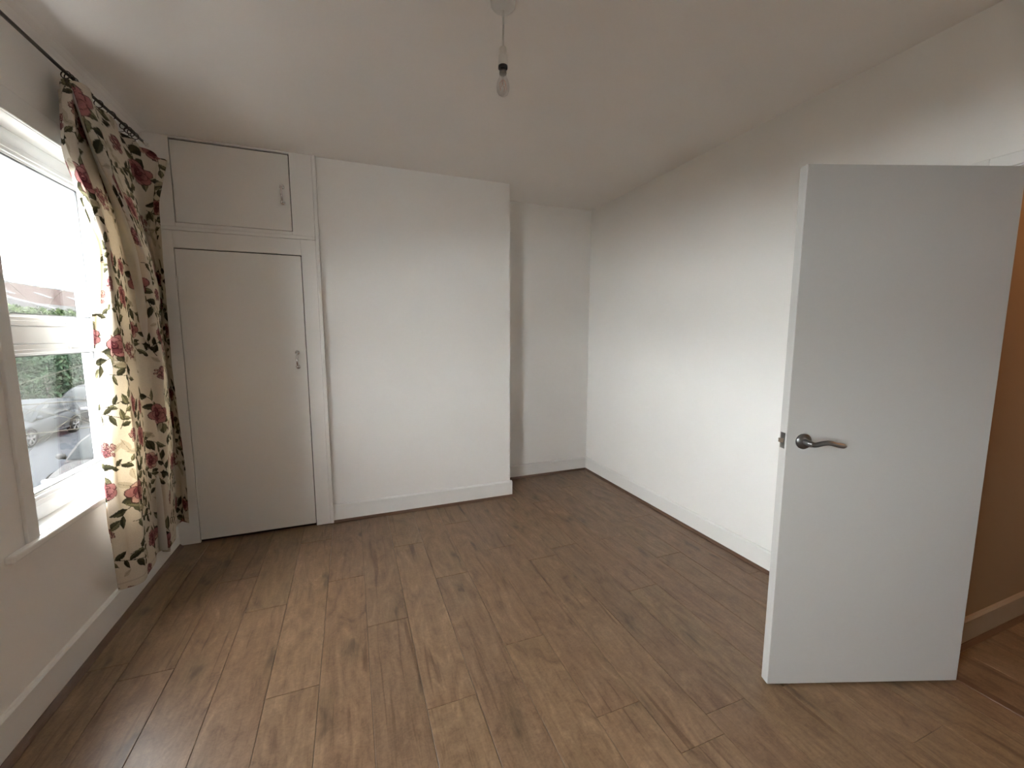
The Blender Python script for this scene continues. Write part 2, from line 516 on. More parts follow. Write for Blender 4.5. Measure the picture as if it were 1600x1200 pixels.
# ------------------------------------------------------------------ skirting boards and brown scotia
def skirt(name, p0, p1, nrm, h=.132, t=.016, mat=None):
    """p0,p1 floor points on the wall face, nrm pointing into the room"""
    p0, p1, n = Vector((*p0, 0)), Vector((*p1, 0)), Vector((*nrm, 0))
    d = (p1 - p0); L = d.length; d.normalize()
    prof = [(0, .001), (t, .001), (t, h - .010), (t - .007, h - .002), (0, h)]
    m = MB().extrude(prof, 0, L, lambda u, v, s: p0 + n*u + d*s + Vector((0, 0, v)))
    return st(m.build(name, mat or M['skirt']))
TR = [2]
def scotia(p0, p1, nrm, off=.016, r=.017):
    p0, p1, n = Vector((*p0, 0)), Vector((*p1, 0)), Vector((*nrm, 0))
    d = (p1 - p0); L = d.length; d.normalize()
    p0 = p0 + n*off
    prof = [(0, .0005), (r, .0005), (r, .003), (r*.62, r*.42), (r*.35, r*.72), (.003, r), (0, r)]
    m = MB().extrude(prof, 0, L, lambda u, v, s: p0 + n*u + d*s + Vector((0, 0, v)))
    o = st(m.build('trim_%d' % TR[0], M['scotia'])); TR[0] += 1
    return o
S = .016
skirt('baseboard_left', (XL, YB), (XL, CUPY - .022), (1, 0), .152, .018)
scotia((XL, YB), (XL, CUPY - .022), (1, 0), .018, .022)
skirt('baseboard_chimney', (CX0, YC), (CX1 + S, YC), (0, -1), .137)
scotia((CX0, YC), (CX1 + S + .017, YC), (0, -1))
skirt('baseboard_chimney_return', (CX1, YC), (CX1, YF - S), (1, 0), .137)
scotia((CX1, YC - S), (CX1, YF - S), (1, 0))
skirt('baseboard_alcove', (CX1 + S, YF), (XR - S, YF), (0, -1), .128)
scotia((CX1 + S, YF), (XR - S, YF), (0, -1))
skirt('baseboard_right', (XR, YF), (XR, DY1 + .07), (-1, 0), .130)
scotia((XR, YF - S), (XR, DY1 + .07), (-1, 0))
skirt('baseboard_hall', (XR + .1, DY1 + .016), (4.4, DY1 + .016), (0, -1), .125, mat=M['hall_skirt_shaded'])
scotia((XR + .1, DY1 + .016), (4.4, DY1 + .016), (0, -1))

# doorway lining and architrave
m = MB()
m.box((XR - .004, DY1, 0), (XR + .104, DY1 + .02, DZ + .02)); m.box((XR - .004, DY0 - .02, 0), (XR + .104, DY0, DZ + .02)); m.box((XR - .004, DY0, DZ), (XR + .104, DY1, DZ + .02))
st(m.build('trim_door_lining', M['skirt']))
m = MB()
m.box((XR - .015, DY1 + .006, 0), (XR, DY1 + .056, DZ + .05), .003); m.box((XR - .015, DY0 - .056, 0), (XR, DY0 - .006, DZ + .05), .003); m.box((XR - .015, DY0 - .006, DZ + .005), (XR, DY1 + .006, DZ + .05), .003)
st(m.build('trim_door_architrave', M['skirt']))

# ------------------------------------------------------------------ windows
def window(num, y0, y1):
    r = st(empty('window_%d' % num, (XL, (y0+y1)/2, WZ0)))
    def part(mb, name, mat, par=None):
        o = mb.build(name, mat)
        if par is None:
            o.parent = r; o.matrix_parent_inverse = Matrix.Translation(-r.location)
        else:
            o.parent = par; o.matrix_parent_inverse = (par.matrix_parent_inverse).inverted() @ Matrix.Translation(-r.location) if False else Matrix.Identity(4)
        return o
    xf0, xf1 = -1.27, -1.200
    fw = .052
    # window board with a rounded nose and horns
    m = MB().box((xf0 - .002, y0 + .001, WZ0 - .029), (XL, y1 - .001, WZ0 - .001))
    m.box((XL, y0 - .165, WZ0 - .029), (XL + .028, y1 + .165, WZ0 - .001), .007)
    part(m, 'window_board', M['gloss'])
    # architrave
    m = MB()
    aw = .060
    m.box((XL, y0 - aw, WZ0 - .001), (XL + .012, y0 - .001, WZ1 + .088), .003)
    m.box((XL, y1 + .001, WZ0 - .001), (XL + .012, y1 + aw, WZ1 + .088), .003)
    m.box((XL, y0 - .001, WZ1 + .001), (XL + .012, y1 + .001, WZ1 + .088), .003)
    part(m, 'architrave', M['gloss'])
    # outer frame
    m = MB()
    m.box((xf0, y0, WZ0), (xf1, y0 + fw, WZ1), .004); m.box((xf0, y1 - fw, WZ0), (xf1, y1, WZ1), .004)
    m.box((xf0, y0 + fw - .004, WZ0), (xf1, y1 - fw + .004, WZ0 + .062), .004)
    m.box((xf0, y0 + fw - .004, WZ1 - .056), (xf1, y1 - fw + .004, WZ1), .004)
    m.box((xf0, y0 + fw - .004, 1.352), (xf1, y1 - fw + .004, 1.425), .004)     # transom
    part(m, 'frame', M['upvc'])
    # sashes with bevelled beads, gaskets and panes
    sw = .046
    for nm, z0, z1 in (('upper_sash', 1.4255, WZ1 - .0565), ('lower_sash', WZ0 + .0625, 1.3515)):
        a, b = y0 + fw + .0005, y1 - fw - .0005
        x0, x1 = xf0 + .012, xf1 + .008
        m = MB()
        for i, (o0, o1, xx) in enumerate(((0, .022, x1), (.020, .036, x1 - .004), (.034, sw, x1 - .012))):
            bv = .003
            m.box((x0, a+o0, z0+o0), (xx, a+o1, z1-o0), bv); m.box((x0, b-o1, z0+o0), (xx, b-o0, z1-o0), bv)
            m.box((x0, a+o1-.003, z0+o0), (xx, b-o1+.003, z0+o1), bv); m.box((x0, a+o1-.003, z1-o1), (xx, b-o1+.003, z1-o0), bv)
        sash = part(m, nm, M['upvc'])
        m = MB(); g0, g1 = sw - .001, sw + .004
        for q in ((x1 - .020, x1 - .013),):
            m.box((q[0], a+g0, z0+g0), (q[1], a+g1, z1-g0)); m.box((q[0], b-g1, z0+g0), (q[1], b-g0, z1-g0))
            m.box((q[0], a+g1, z0+g0), (q[1], b-g1, z0+g1)); m.box((q[0], a+g1, z1-g1), (q[1], b-g1, z1-g0))
        gk = m.build('gasket', M['gasket'], sash); 
        pn = MB().box((x0 + .026, a + sw - .002, z0 + sw - .002), (x0 + .030, b - sw + .002, z1 - sw + .002)).build('glass_pane', M['pane'], sash)
        # cockspur handle on the sash rail
        yc = (a+b)/2 + .09
        zz = z1 - .022 if nm == 'lower_sash' else z0 + .022
        h = MB()
        if nm == 'lower_sash':
            for zc, dy in ((z0 + .014, .20),):
                pass
        h.box((x1, yc - .02, zz - .010), (x1 + .010, yc + .10, zz + .010), .004)
        h.tube([(x1 + .008, yc, zz), (x1 + .030, yc, zz), (x1 + .034, yc + .02, zz), (x1 + .034, yc + .12, zz - .002)], [.007, .007, .008, .006], 10)
        hd = h.build('window_handle', M['upvc'], sash)
        if nm == 'lower_sash':
            h = MB().box((x1, yc - .05, z0 + .004), (x1 + .012, yc - .02, z0 + .020), .003)
            h.tube([(x1 + .014, yc - .04, z0 + .014), (x1 + .026, yc - .03, z0 + .016), (x1 + .026, yc + .10, z0 + .016)], .007, 10)
            h.build('window_stay', M['upvc'], sash)
    return r
for i, (a, b) in enumerate(WIN): window(i + 1, a, b)

# ------------------------------------------------------------------ built-in cupboards in the left alcove
def d_pull(par, x, zc, L=.098):
    y = CUPY
    m = MB()
    for s in (-1, 1):
        m.lathe([(0, -.001), (.0150, -.001), (.0155, .003), (.0125, .006), (.008, .0075), (.0075, .016), (.010, .019), (.0095, .026), (.006, .030), (0, .031)],
                (x, y, zc + s*L/2), (0, -1, 0), 20)
    pts = []; rs = []
    for i in range(13):
        t = i/12; a = (t-.5)*2
        pts.append((x, y - .022 - .022*(1 - abs(a)**2.6), zc + a*L/2)); rs.append(.0055 + .0022*(1 - a*a))
    m.tube(pts, rs, 12)
    return m.build('handle', M['chrome'], par)

def cupboard(name, label, x0, x1, z0, z1, dx0, dx1, dz0, dz1, hx, hz, gaps, hinges, bottom_open):
    r = tag(empty(name, ((x0+x1)/2, CUPY, z0)), label, 'cupboard')
    inv = Matrix.Translation(-r.location)
    def part(mb, nm, mat):
        o = mb.build(nm, mat); o.parent = r; o.matrix_parent_inverse = inv; return o
    th = .022
    part(MB().box((x0, CUPY, z0), (dx0, CUPY + th, z1), .0015), 'stile', M['cupboard_frame'])
    part(MB().box((dx1, CUPY, z0), (x1, CUPY + th, z1), .0015), 'stile', M['cupboard_frame'])
    if dz1 < z1 - .004:
        part(MB().box((dx0 + .0003, CUPY, dz1), (dx1 - .0003, CUPY + th, z1), .0015), 'top_rail', M['cupboard_frame'])
    if dz0 > z0 + .004 and not bottom_open:
        part(MB().box((dx0 + .0003, CUPY, z0), (dx1 - .0003, CUPY + th, dz0), .0015), 'bottom_rail', M['cupboard_frame'])
    # carcass: bare inside behind the doors
    m = MB()
    m.box((x0 + .002, CUPY + th, z0 + .004), (dx0 - .012, YF - .006, z1 - .004)); m.box((dx1 + .012, CUPY + th, z0 + .004), (x1 - .004, YF - .006, z1 - .004))
    m.box((dx0 - .012, YF - .016, z0 + .004), (dx1 + .012, YF - .006, z1 - .004)); m.box((dx0 - .012, CUPY + th, z0 + .004), (dx1 + .012, YF - .016, z0 + .012)); m.box((dx0 - .012, CUPY + th, z1 - .012), (dx1 + .012, YF - .016, z1 - .004))
    part(m, 'carcass', M['dark'])
    gl, gr, gb, gt = gaps
    d = part(MB().box((dx0 + gl, CUPY - .001, dz0 + gb), (dx1 - gr, CUPY + .018, dz1 - gt), .0022), 'door', M['cupboard'])
    d_pull(d, hx, hz)
    for hzc, hh in hinges:
        m = MB()
        m.tube([(dx0 + gl*.5, CUPY - .003, hzc - hh/2), (dx0 + gl*.5, CUPY - .003, hzc + hh/2)], .0048, 10)
        for q in (-.5, 0, .5):
            m.tube([(dx0 + gl*.5, CUPY - .003, hzc + q*hh - .0012), (dx0 + gl*.5, CUPY - .003, hzc + q*hh + .0012)], .0056, 10)
        m.box((dx0 + gl*.5 - .009, CUPY - .0022, hzc - hh/2), (dx0 + gl*.5 + .009, CUPY - .0006, hzc + hh/2))
        m.build('hinge', M['cupboard_frame'], d)
    return r
cupboard('tall_cupboard', 'tall cream-white built-in cupboard with a plain full-length door beside the curtain',
         XL, -.190, 0.0, 2.030, -.992, -.282, .016, 1.926, -.342, 1.218, (.0035, .0045, .004, .0065), [(1.711, .08), (.348, .075)], True)
cupboard('overhead_cupboard', 'small cream-white cupboard with a wide door just under the ceiling, above the tall one',
         XL, -.190, 2.056, ZC - .001, -.972, -.325, 2.078, 2.572, -.374, 2.308, (.005, .0045, .002, .0095), [], False)
# bead that covers the joint between the two and the edge bead down the wall
m = MB().box((XL, CUPY - .004, 2.031), (-.190, CUPY + .02, 2.0555), .003)
st(m.build('trim_cupboard_bead', M['cupboard_frame']))
m = MB().box((-.1895, CUPY - .007, 0), (-.1652, CUPY + .022, ZC - .001), .004)
st(m.build('trim_cupboard_edge', M['cupboard_frame']))

# ------------------------------------------------------------------ inner door, standing open
A = Vector((1.491, 1.038, 0)); B = Vector((2.219, .776, 0))
dd = (B - A); DW = dd.length; rz = math.atan2(dd.y, dd.x)
door = st(empty('door_1', A, rz))            # local x: latch edge -> hinge edge, local -y: the face seen
TH = .038
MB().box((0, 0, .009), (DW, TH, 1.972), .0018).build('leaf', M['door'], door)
hx, hz = .064, .998
MB().lathe([(0, 0), (.029, 0), (.029, .004), (.027, .0075), (.021, .009), (.019, .011), (0, .011)], (hx, 0, hz), (0, -1, 0), 32).build('handle_rose', M['satin'], door)
m = MB()
m.lathe([(.0105, .008), (.0105, .030), (.0095, .046), (0, .050)], (hx, 0, hz), (0, -1, 0), 18)
pts = []; rs = []
for i in range(25):
    t = i/24
    x_ = hx - .004 + t*.132
    z_ = hz - .003*math.exp(-((t-.12)/.10)**2) + .0065*math.exp(-((t-.45)/.22)**2) - .0085*max(0, t-.45)/.55
    y_ = -.044 - .007*math.sin(t*math.pi)
    pts.append((x_, y_, z_)); rs.append(.0098 - .0012*math.sin(t*math.pi) - (.0068*max(0, (t-.88)/.12)**1.5))
m.tube(pts, rs, 14)
m.build('lever_handle', M['satin'], door)
# same set on the far side
MB().lathe([(0, 0), (.0275, 0), (.0275, .004), (.0255, .0075), (.019, .011), (0, .011)], (hx, TH, hz), (0, 1, 0), 32).build('handle_rose', M['satin'], door)
m = MB().lathe([(.0105, .008), (.0105, .030), (.0095, .046), (0, .050)], (hx, TH, hz), (0, 1, 0), 18)
m.tube([(q[0], TH - q[1], q[2]) for q in pts], rs, 14)
m.build('lever_handle', M['satin'], door)
MB().box((-.0016, .008, hz - .030), (.001, .030, hz + .030), .0006).build('latch_plate', M['satin'], door)
m = MB()
m.add([(-.0016, .013, hz - .008), (-.0016, .026, hz - .008), (-.0125, .026, hz - .008), (-.0016, .013, hz + .008), (-.0016, .026, hz + .008), (-.0125, .026, hz + .008)],
      [(0, 2, 1), (3, 4, 5), (0, 1, 4, 3), (1, 2, 5, 4), (2, 0, 3, 5)])
m.build('latch_bolt', M['chrome'], door)
for z_ in (.24, 1.0, 1.74):
    m = MB().tube([(DW + .006, TH + .004, z_ - .038), (DW + .006, TH + .004, z_ + .038)], .005, 10)
    m.box((DW - .001, TH - .032, z_ - .038), (DW + .002, TH + .004, z_ + .038))
    m.build('hinge', M['satin'], door)

# ------------------------------------------------------------------ pendant lamp
PX, PY = .5685, 1.557
r = tag(empty('pendant_light', (PX, PY, ZC)), 'bare clear light bulb hanging on a white flex from the ceiling rose', 'ceiling light')
MB().lathe([(0, -.030), (.012, -.0295), (.018, -.027), (.036, -.022), (.043, -.014), (.045, -.002), (.045, -.0003)], (0, 0, 0), (0, 0, 1), 32).build('ceiling_rose', M['plastic'], r)
MB().tube([(0, 0, -.028), (.0006, 0, -.08), (-.0005, 0, -.12), (-.001, 0, -.158)], .0033, 10).build('flex', M['plastic'], r)
lh = MB().lathe([(0, -.150), (.006, -.151), (.0115, -.154), (.0135, -.160), (.0138, -.178), (.0150, -.1785), (.0165, -.182), (.0168, -.214), (.0155, -.2155)], (-.001, 0, 0), (0, 0, 1), 28).build('lamp_holder', M['plastic'], r)
MB().lathe([(.0150, -.2150), (.0170, -.2155), (.0172, -.2240), (.0150, -.2250), (.0140, -.2160)], (-.001, 0, 0), (0, 0, 1), 28).build('holder_ring', M['black'], lh)
bb = MB().lathe([(.0125, -.242), (.0128, -.246), (.0140, -.254), (.0185, -.264), (.0225, -.276), (.0238, -.288), (.0222, -.300), (.0170, -.311), (.0090, -.3165), (0, -.318)], (-.001, 0, 0), (0, 0, 1), 32).build('bulb', M['bulb'], r)
MB().lathe([(0, -.218), (.0118, -.218), (.0122, -.232), (.0130, -.2325), (.0132, -.243), (.0120, -.244), (0, -.244)], (-.001, 0, 0), (0, 0, 1), 28).build('bulb_cap', M['brass'], bb)
m = MB().lathe([(.0055, -.243), (.0050, -.252), (.0026, -.262), (.0020, -.276), (0, -.277)], (-.001, 0, 0), (0, 0, 1), 14)
m.build('glass_stem', M['bulb'], bb)
m = MB()
for k in range(5):
    a = k*2*math.pi/5 + .3
    c, s_ = math.cos(a), math.sin(a)
    a2 = a + .62
    m.tube([(-.001 + c*.003, s_*.003, -.262), (-.001 + c*.012, s_*.012, -.274), (-.001 + math.cos(a2)*.013, math.sin(a2)*.013, -.296)], .0007, 6)
m.build('filament', M['filament'], bb)

# ------------------------------------------------------------------ curtain pole with rings
pole = tag(empty('curtain_pole', (-1.03, 3.08, 2.455)), 'thin dark metal curtain pole running along the top of the window wall', 'curtain pole')
def P(x, y, z): return (x + 1.03, y - 3.08, z - 2.455)
MB().tube([P(-1.03, -.95, 2.448), P(-1.03, 1.2, 2.446), P(-1.03, 2.3, 2.447), P(-1.03, 3.06, 2.462)], .0068, 12).build('rod', M['iron'], pole)
MB().lathe([(0, -.035), (.008, -.034), (.0085, -.010), (.0105, -.008), (.0105, .004), (.007, .010), (.011, .020), (.010, .030), (0, .036)], P(-1.03, 3.072, 2.462), (0, 1, 0), 18).build('finial', M['chrome'], pole)
for by in (2.52, .8):
    m = MB()
    m.lathe([(0, 0), (.017, 0), (.015, .004), (0, .006)], P(XL, by, 2.462), (1, 0, 0), 16)
    m.tube([P(XL + .003, by, 2.462), P(-1.06, by, 2.462), P(-1.038, by, 2.440), P(-1.022, by, 2.437), P(-1.017, by, 2.450)], .0045, 10)
    m.tube([P(XL + .006, by, 2.462), P(XL + .006, by, 2.44), P(XL + .010, by, 2.425)], [.004, .005, .003], 8)
    m.build('bracket', M['iron'], pole)
ring_y = [2.36, 2.385, 2.41, 2.44, 2.47, 2.505, 2.60, 2.71, 2.83, 2.88, 2.91, 2.95]
for i, y in enumerate(ring_y):
    zc = 2.447 + max(0, (y - 2.3))*.02
    m = MB().torus((0, 0, 0), .0165, .0021, (.25*random.uniform(-1, 1), 1, .35*random.uniform(-1, 1)), 22, 8)
    m.tube([(0, 0, -.0165), (0, 0, -.022), (.002, .003, -.026)], .0018, 6)
    o = m.build('ring', M['iron'], pole)
    o.location = P(-1.03, y, zc - .0095)

# ------------------------------------------------------------------ floral curtain
# ---- the printed cloth: roses, leaves and sprigs, as flat colour on the fabric
TW, THh, RES = .62, .66, .0015
W_, H_ = int(TW/RES), int(THh/RES)
cream = np.array((.56, .50, .42))
img = np.ones((H_, W_, 3)) * cream
img *= (1 + .035*rng.standard_normal((H_, W_, 1)))
def window_px(cx, cy, R):
    x0, x1 = int((cx-R)/RES), int((cx+R)/RES)+1
    y0, y1 = int((cy-R)/RES), int((cy+R)/RES)+1
    X, Y = np.meshgrid(np.arange(x0, x1), np.arange(y0, y1))
    return X % W_, Y % H_, X*RES - cx, Y*RES - cy
def blend(ix, iy, mask, col, a=1.0):
    mk = (mask*a)[..., None]
    img[iy, ix] = img[iy, ix]*(1-mk) + np.asarray(col)*mk
OL, LG, LL = (.030, .029, .018), (.075, .070, .038), (.20, .185, .11)
BUR, ROSE, PINK, PALE = (.050, .013, .016), (.145, .042, .048), (.30, .135, .13), (.45, .29, .24)
def leaf(cx, cy, L, wd, ang, dark=False):
    ix, iy, dx, dy = window_px(cx, cy, L)
    a = dx*math.cos(ang) + dy*math.sin(ang); b = -dx*math.sin(ang) + dy*math.cos(ang)
    t = np.clip(a/L, 0, 1)
    hw = wd/2*np.sin(np.pi*t**.8)
    ins = (a > 0) & (a < L)
    d = np.abs(b)/np.maximum(hw, 1e-6)
    base = OL if dark else LG
    blend(ix, iy, (ins & (d < 1)).astype(float), base)
    blend(ix, iy, (ins & (d < .80) & (b > 0)).astype(float), LL if not dark else LG, .75)
    veins = np.abs(np.sin((a*1.0 - np.abs(b)*1.3)/.0055*math.pi)) < .22
    blend(ix, iy, (ins & (d < .85) & veins).astype(float), OL, .6)
    blend(ix, iy, (ins & (np.abs(b) < .0011)).astype(float), OL, .9)
def disc(cx, cy, r, col, a=1.0, sq=1.0, ang=0.0):
    ix, iy, dx, dy = window_px(cx, cy, r*1.1/min(sq, 1))
    u = dx*math.cos(ang) + dy*math.sin(ang); v = (-dx*math.sin(ang) + dy*math.cos(ang))/sq
    blend(ix, iy, (u*u + v*v < r*r).astype(float), col, a)
def petal(cx, cy, r, ang, c_in, c_out, sq=.8):
    disc(cx, cy, r, BUR, .95, sq, ang); disc(cx, cy, r*.88, c_out, 1, sq, ang)
    ix, iy, dx, dy = window_px(cx, cy, r)
    u = dx*math.cos(ang) + dy*math.sin(ang); v = (-dx*math.sin(ang) + dy*math.cos(ang))/sq
    q = np.clip(1 - (u + r*.9)/(1.4*r), 0, 1) * (u*u + v*v < (r*.88)**2)
    blend(ix, iy, q, c_in, .9)
    st_ = (np.abs(np.sin(np.arctan2(v, u + r*1.6)*26)) < .3) & (u*u + v*v < (r*.85)**2)
    blend(ix, iy, st_.astype(float), c_in, .35)
def rose(cx, cy, R, ang=0.0, pale=False):
    c_out = PALE if pale else PINK; c_in = ROSE
    for k in range(6):
        a = ang + k*math.pi/3 + .2*math.sin(k*2.1)
        petal(cx + math.cos(a)*R*.60, cy + math.sin(a)*R*.52, R*.44, a, c_in, c_out if k % 2 else PINK, .95)
    for k in range(5):
        a = ang + .5 + k*2*math.pi/5
        petal(cx + math.cos(a)*R*.34, cy + math.sin(a)*R*.30, R*.34, a, BUR, ROSE if k % 2 else PINK, .95)
    disc(cx, cy, R*.26, BUR); disc(cx + R*.03, cy + R*.05, R*.19, ROSE); disc(cx, cy + R*.06, R*.11, BUR); disc(cx + R*.02, cy + R*.08, R*.06, PINK)
def sprig(cx, cy, R, seed):
    q = random.Random(seed)
    for k in range(34):
        a = q.uniform(0, 6.28); rr = R*math.sqrt(q.random())
        x_, y_ = cx + math.cos(a)*rr, cy + math.sin(a)*rr*.75
        s_ = q.uniform(.006, .011)
        disc(x_, y_, s_, (.10, .045, .045)); disc(x_, y_, s_*.70, q.choice([(.33, .17, .16), (.42, .27, .23), (.25, .10, .11)])); disc(x_, y_, s_*.25, (.10, .04, .04))
def stem(pts, wd=.0028):
    for (x0, y0), (x1, y1) in zip(pts[:-1], pts[1:]):
        n = max(2, int(math.hypot(x1-x0, y1-y0)/.001))
        for i in range(n):
            t = i/n
            disc(x0 + (x1-x0)*t, y0 + (y1-y0)*t, wd/2*1.05, OL)
def curve(p0, p1, p2, n=14):
    return [((1-t)**2*p0[0] + 2*t*(1-t)*p1[0] + t*t*p2[0], (1-t)**2*p0[1] + 2*t*(1-t)*p1[1] + t*t*p2[1]) for t in [i/n for i in range(n+1)]]
def spray(x, y, ang, n, seed, L=.070):
    q = random.Random(seed)
    p0 = (x, y); p2 = (x + math.cos(ang)*n*.034, y + math.sin(ang)*n*.034)
    p1 = ((p0[0]+p2[0])/2 + q.uniform(-.03, .03), (p0[1]+p2[1])/2 + q.uniform(-.03, .03))
    c = curve(p0, p1, p2, 12); stem(c)
    for i in range(n):
        px, py = c[min(12, int(1 + i*11/n))]
        leaf(px, py, L*q.uniform(.75, 1.15), L*.46, ang + (1 if i % 2 else -1)*q.uniform(.5, 1.0), q.random() < .55)
    leaf(p2[0], p2[1], L, L*.42, ang, False)
spray(.10, .50, -1.1, 6, 1); spray(.10, .50, 2.2, 4, 2); spray(.33, .20, .9, 6, 3); spray(.33, .20, -2.4, 4, 4)
spray(.52, .42, -.4, 5, 5); spray(.52, .42, 1.9, 5, 6); spray(.22, .34, .2, 5, 7, .048); spray(.47, .05, 2.6, 5, 8); spray(.05, .15, .5, 5, 9, .048)
spray(.25, .60, .3, 4, 10, .045); spray(.58, .62, -1.3, 4, 11, .05)
for _i in range(34):
    _q = random.Random(100 + _i)
    _x, _y, _a, _l = _q.uniform(0, TW), _q.uniform(0, THh), _q.uniform(0, 6.28), _q.uniform(.04, .065)
    ix, iy, dx, dy = window_px(_x, _y, _l)
    a_ = dx*math.cos(_a) + dy*math.sin(_a); b_ = -dx*math.sin(_a) + dy*math.cos(_a)
    t_ = np.clip(a_/_l, 0, 1)
    blend(ix, iy, ((a_ > 0) & (a_ < _l) & (np.abs(b_) < .22*_l*np.sin(np.pi*t_**.8))).astype(float), (.36, .31, .23), .7)
    blend(ix, iy, ((a_ > 0) & (a_ < _l) & (np.abs(b_) < .001)).astype(float), (.2, .17, .12), .8)
spray(.60, .10, 1.2, 5, 31, .05); spray(.36, .37, .4, 5, 32, .05); spray(.14, .60, -.3, 5, 33, .05); spray(.28, .08, -.2, 5, 34, .05)
spray(.14, .14, 1.9, 5, 21, .05); spray(.42, .32, -1.6, 5, 22, .055); spray(.02, .40, -2.0, 5, 23, .055); spray(.30, .50, 1.2, 4, 24, .05); spray(.55, .25, -.6, 4, 25, .05)
rose(.10, .50, .056, .2); rose(.33, .20, .058, .9, True); rose(.52, .42, .055, .5); rose(.02, .27, .044, .1, True); rose(.44, .585, .047, .4); rose(.20, .245, .042, .7); rose(.57, .56, .040, .3, True)
sprig(.23, .42, .042, 3); sprig(.50, .17, .045, 4); sprig(.16, .05, .040, 5); sprig(.36, .46, .034, 6)
img = np.clip(img, 0, 1)

CT = [[(-1.09, 2.497, 2.41), (-1.09, 2.457, 2.42), (-1.04, 2.386, 2.435), (-1.07, 2.505, 2.435), (-1.005, 2.388, 2.432), (-1.05, 2.912, 2.437), (-0.975, 3.216, 2.43)], [(-1.09, 2.476, 2.277), (-1.083, 2.412, 2.287), (-1.03, 2.351, 2.301), (-1.071, 2.57, 2.301), (-1.0, 2.433, 2.298), (-1.055, 2.999, 2.303), (-0.981, 3.142, 2.296)], [(-1.089, 2.47, 2.123), (-1.074, 2.379, 2.131), (-1.019, 2.319, 2.144), (-1.073, 2.671, 2.144), (-0.995, 2.502, 2.142), (-1.06, 3.046, 2.146), (-0.988, 3.06, 2.14)], [(-1.088, 2.482, 1.968), (-1.066, 2.449, 1.976), (-1.008, 2.409, 1.988), (-1.074, 2.769, 1.988), (-0.989, 2.649, 1.986), (-1.066, 3.092, 1.99), (-0.995, 3.075, 1.984)], [(-1.088, 2.487, 1.791), (-1.06, 2.56, 1.798), (-0.999, 2.45, 1.809), (-1.072, 2.799, 1.809), (-0.985, 2.79, 1.807), (-1.07, 3.162, 1.811), (-1.001, 3.081, 1.806)], [(-1.087, 2.483, 1.614), (-1.058, 2.531, 1.621), (-0.997, 2.448, 1.63), (-1.066, 2.809, 1.63), (-0.985, 2.836, 1.628), (-1.07, 3.194, 1.632), (-1.003, 3.084, 1.627)], [(-1.086, 2.471, 1.416), (-1.057, 2.479, 1.421), (-0.994, 2.463, 1.429), (-1.058, 2.796, 1.429), (-0.985, 2.849, 1.428), (-1.07, 3.199, 1.43), (-1.006, 3.084, 1.427)], [(-1.085, 2.439, 1.195), (-1.056, 2.429, 1.199), (-0.991, 2.477, 1.206), (-1.049, 2.785, 1.206), (-0.985, 2.878, 1.204), (-1.07, 3.195, 1.207), (-1.009, 3.087, 1.204)], [(-1.082, 2.416, 0.863), (-1.052, 2.385, 0.866), (-0.988, 2.469, 0.871), (-1.041, 2.754, 0.871), (-0.984, 2.859, 0.87), (-1.068, 3.176, 0.871), (-1.008, 3.113, 0.869)], [(-1.079, 2.394, 0.532), (-1.049, 2.354, 0.533), (-0.984, 2.462, 0.535), (-1.036, 2.742, 0.535), (-0.982, 2.789, 0.535), (-1.064, 3.15, 0.536), (-1.004, 3.131, 0.535)], [(-1.075, 2.399, 0.2), (-1.045, 2.371, 0.2), (-0.98, 2.439, 0.2), (-1.03, 2.734, 0.2), (-0.98, 2.731, 0.2), (-1.06, 3.122, 0.2), (-1.0, 3.096, 0.2)]]
CT = np.array(CT)                       # levels x fold lines x (x, y, z)
NU, NV = 70, 760
nl, nk, _ = CT.shape
def catmull(P_, n):
    """P_ (k, ...) -> (n samples) Catmull-Rom through the points, evenly in the index"""
    k = P_.shape[0]
    ext = np.concatenate([2*P_[:1] - P_[1:2], P_, 2*P_[-1:] - P_[-2:-1]])
    t = np.linspace(0, k-1, n); i = np.minimum(t.astype(int), k-2); f = (t - i).reshape(-1, *([1]*(P_.ndim-1)))
    p0, p1, p2, p3 = ext[i], ext[i+1], ext[i+2], ext[i+3]
    return .5*((2*p1) + (-p0+p2)*f + (2*p0-5*p1+4*p2-p3)*f*f + (-p0+3*p1-3*p2+p3)*f**3)
lev = np.array([0, .06, .13, .2, .28, .36, .45, .55, .7, .85, 1])
tt = np.linspace(0, 1, NV)
# along the height: smooth interpolation on each fold line
rows = np.zeros((NV, nk, 3))
for k in range(nk):
    for c in range(3):
        rows[:, k, c] = np.interp(tt, lev, CT[:, k, c])
ker = np.hanning(47); ker /= ker.sum()
pad = np.concatenate([np.repeat(rows[:1], 23, 0), rows, np.repeat(rows[-1:], 23, 0)])
for k in range(nk):
    for c in range(2):
        rows[:, k, c] = np.convolve(pad[:, k, c], ker, 'valid')
n_u = NU*(nk-1) + 1
surf = catmull(rows.transpose(1, 0, 2), n_u)            # (u, v, 3)
uu = np.linspace(0, nk-1, n_u)[:, None]; vv = tt[None, :]
# small gathers near the heading and soft wrinkles
gather = np.exp(-vv*9)*.015*np.sin(uu*2*math.pi*2.0 + 1.5*vv) + .0045*np.sin(uu*2*math.pi*1.5 + 2.5*vv + .6)
wr = .0035*np.sin(uu*7.0 + 9*vv)*np.sin(vv*23 + uu*2.1) + .0025*np.sin(uu*11 - 15*vv)
surf[..., 0] += (gather + wr)*np.minimum(1, uu/.4)*np.minimum(1, (nk-1-uu)/.3)
# cloth coordinates: mean arc length across, height down
d = np.linalg.norm(np.diff(surf, axis=0), axis=2).mean(1)
s_u = np.concatenate([[0], np.cumsum(d)])
s_v = tt*2.22
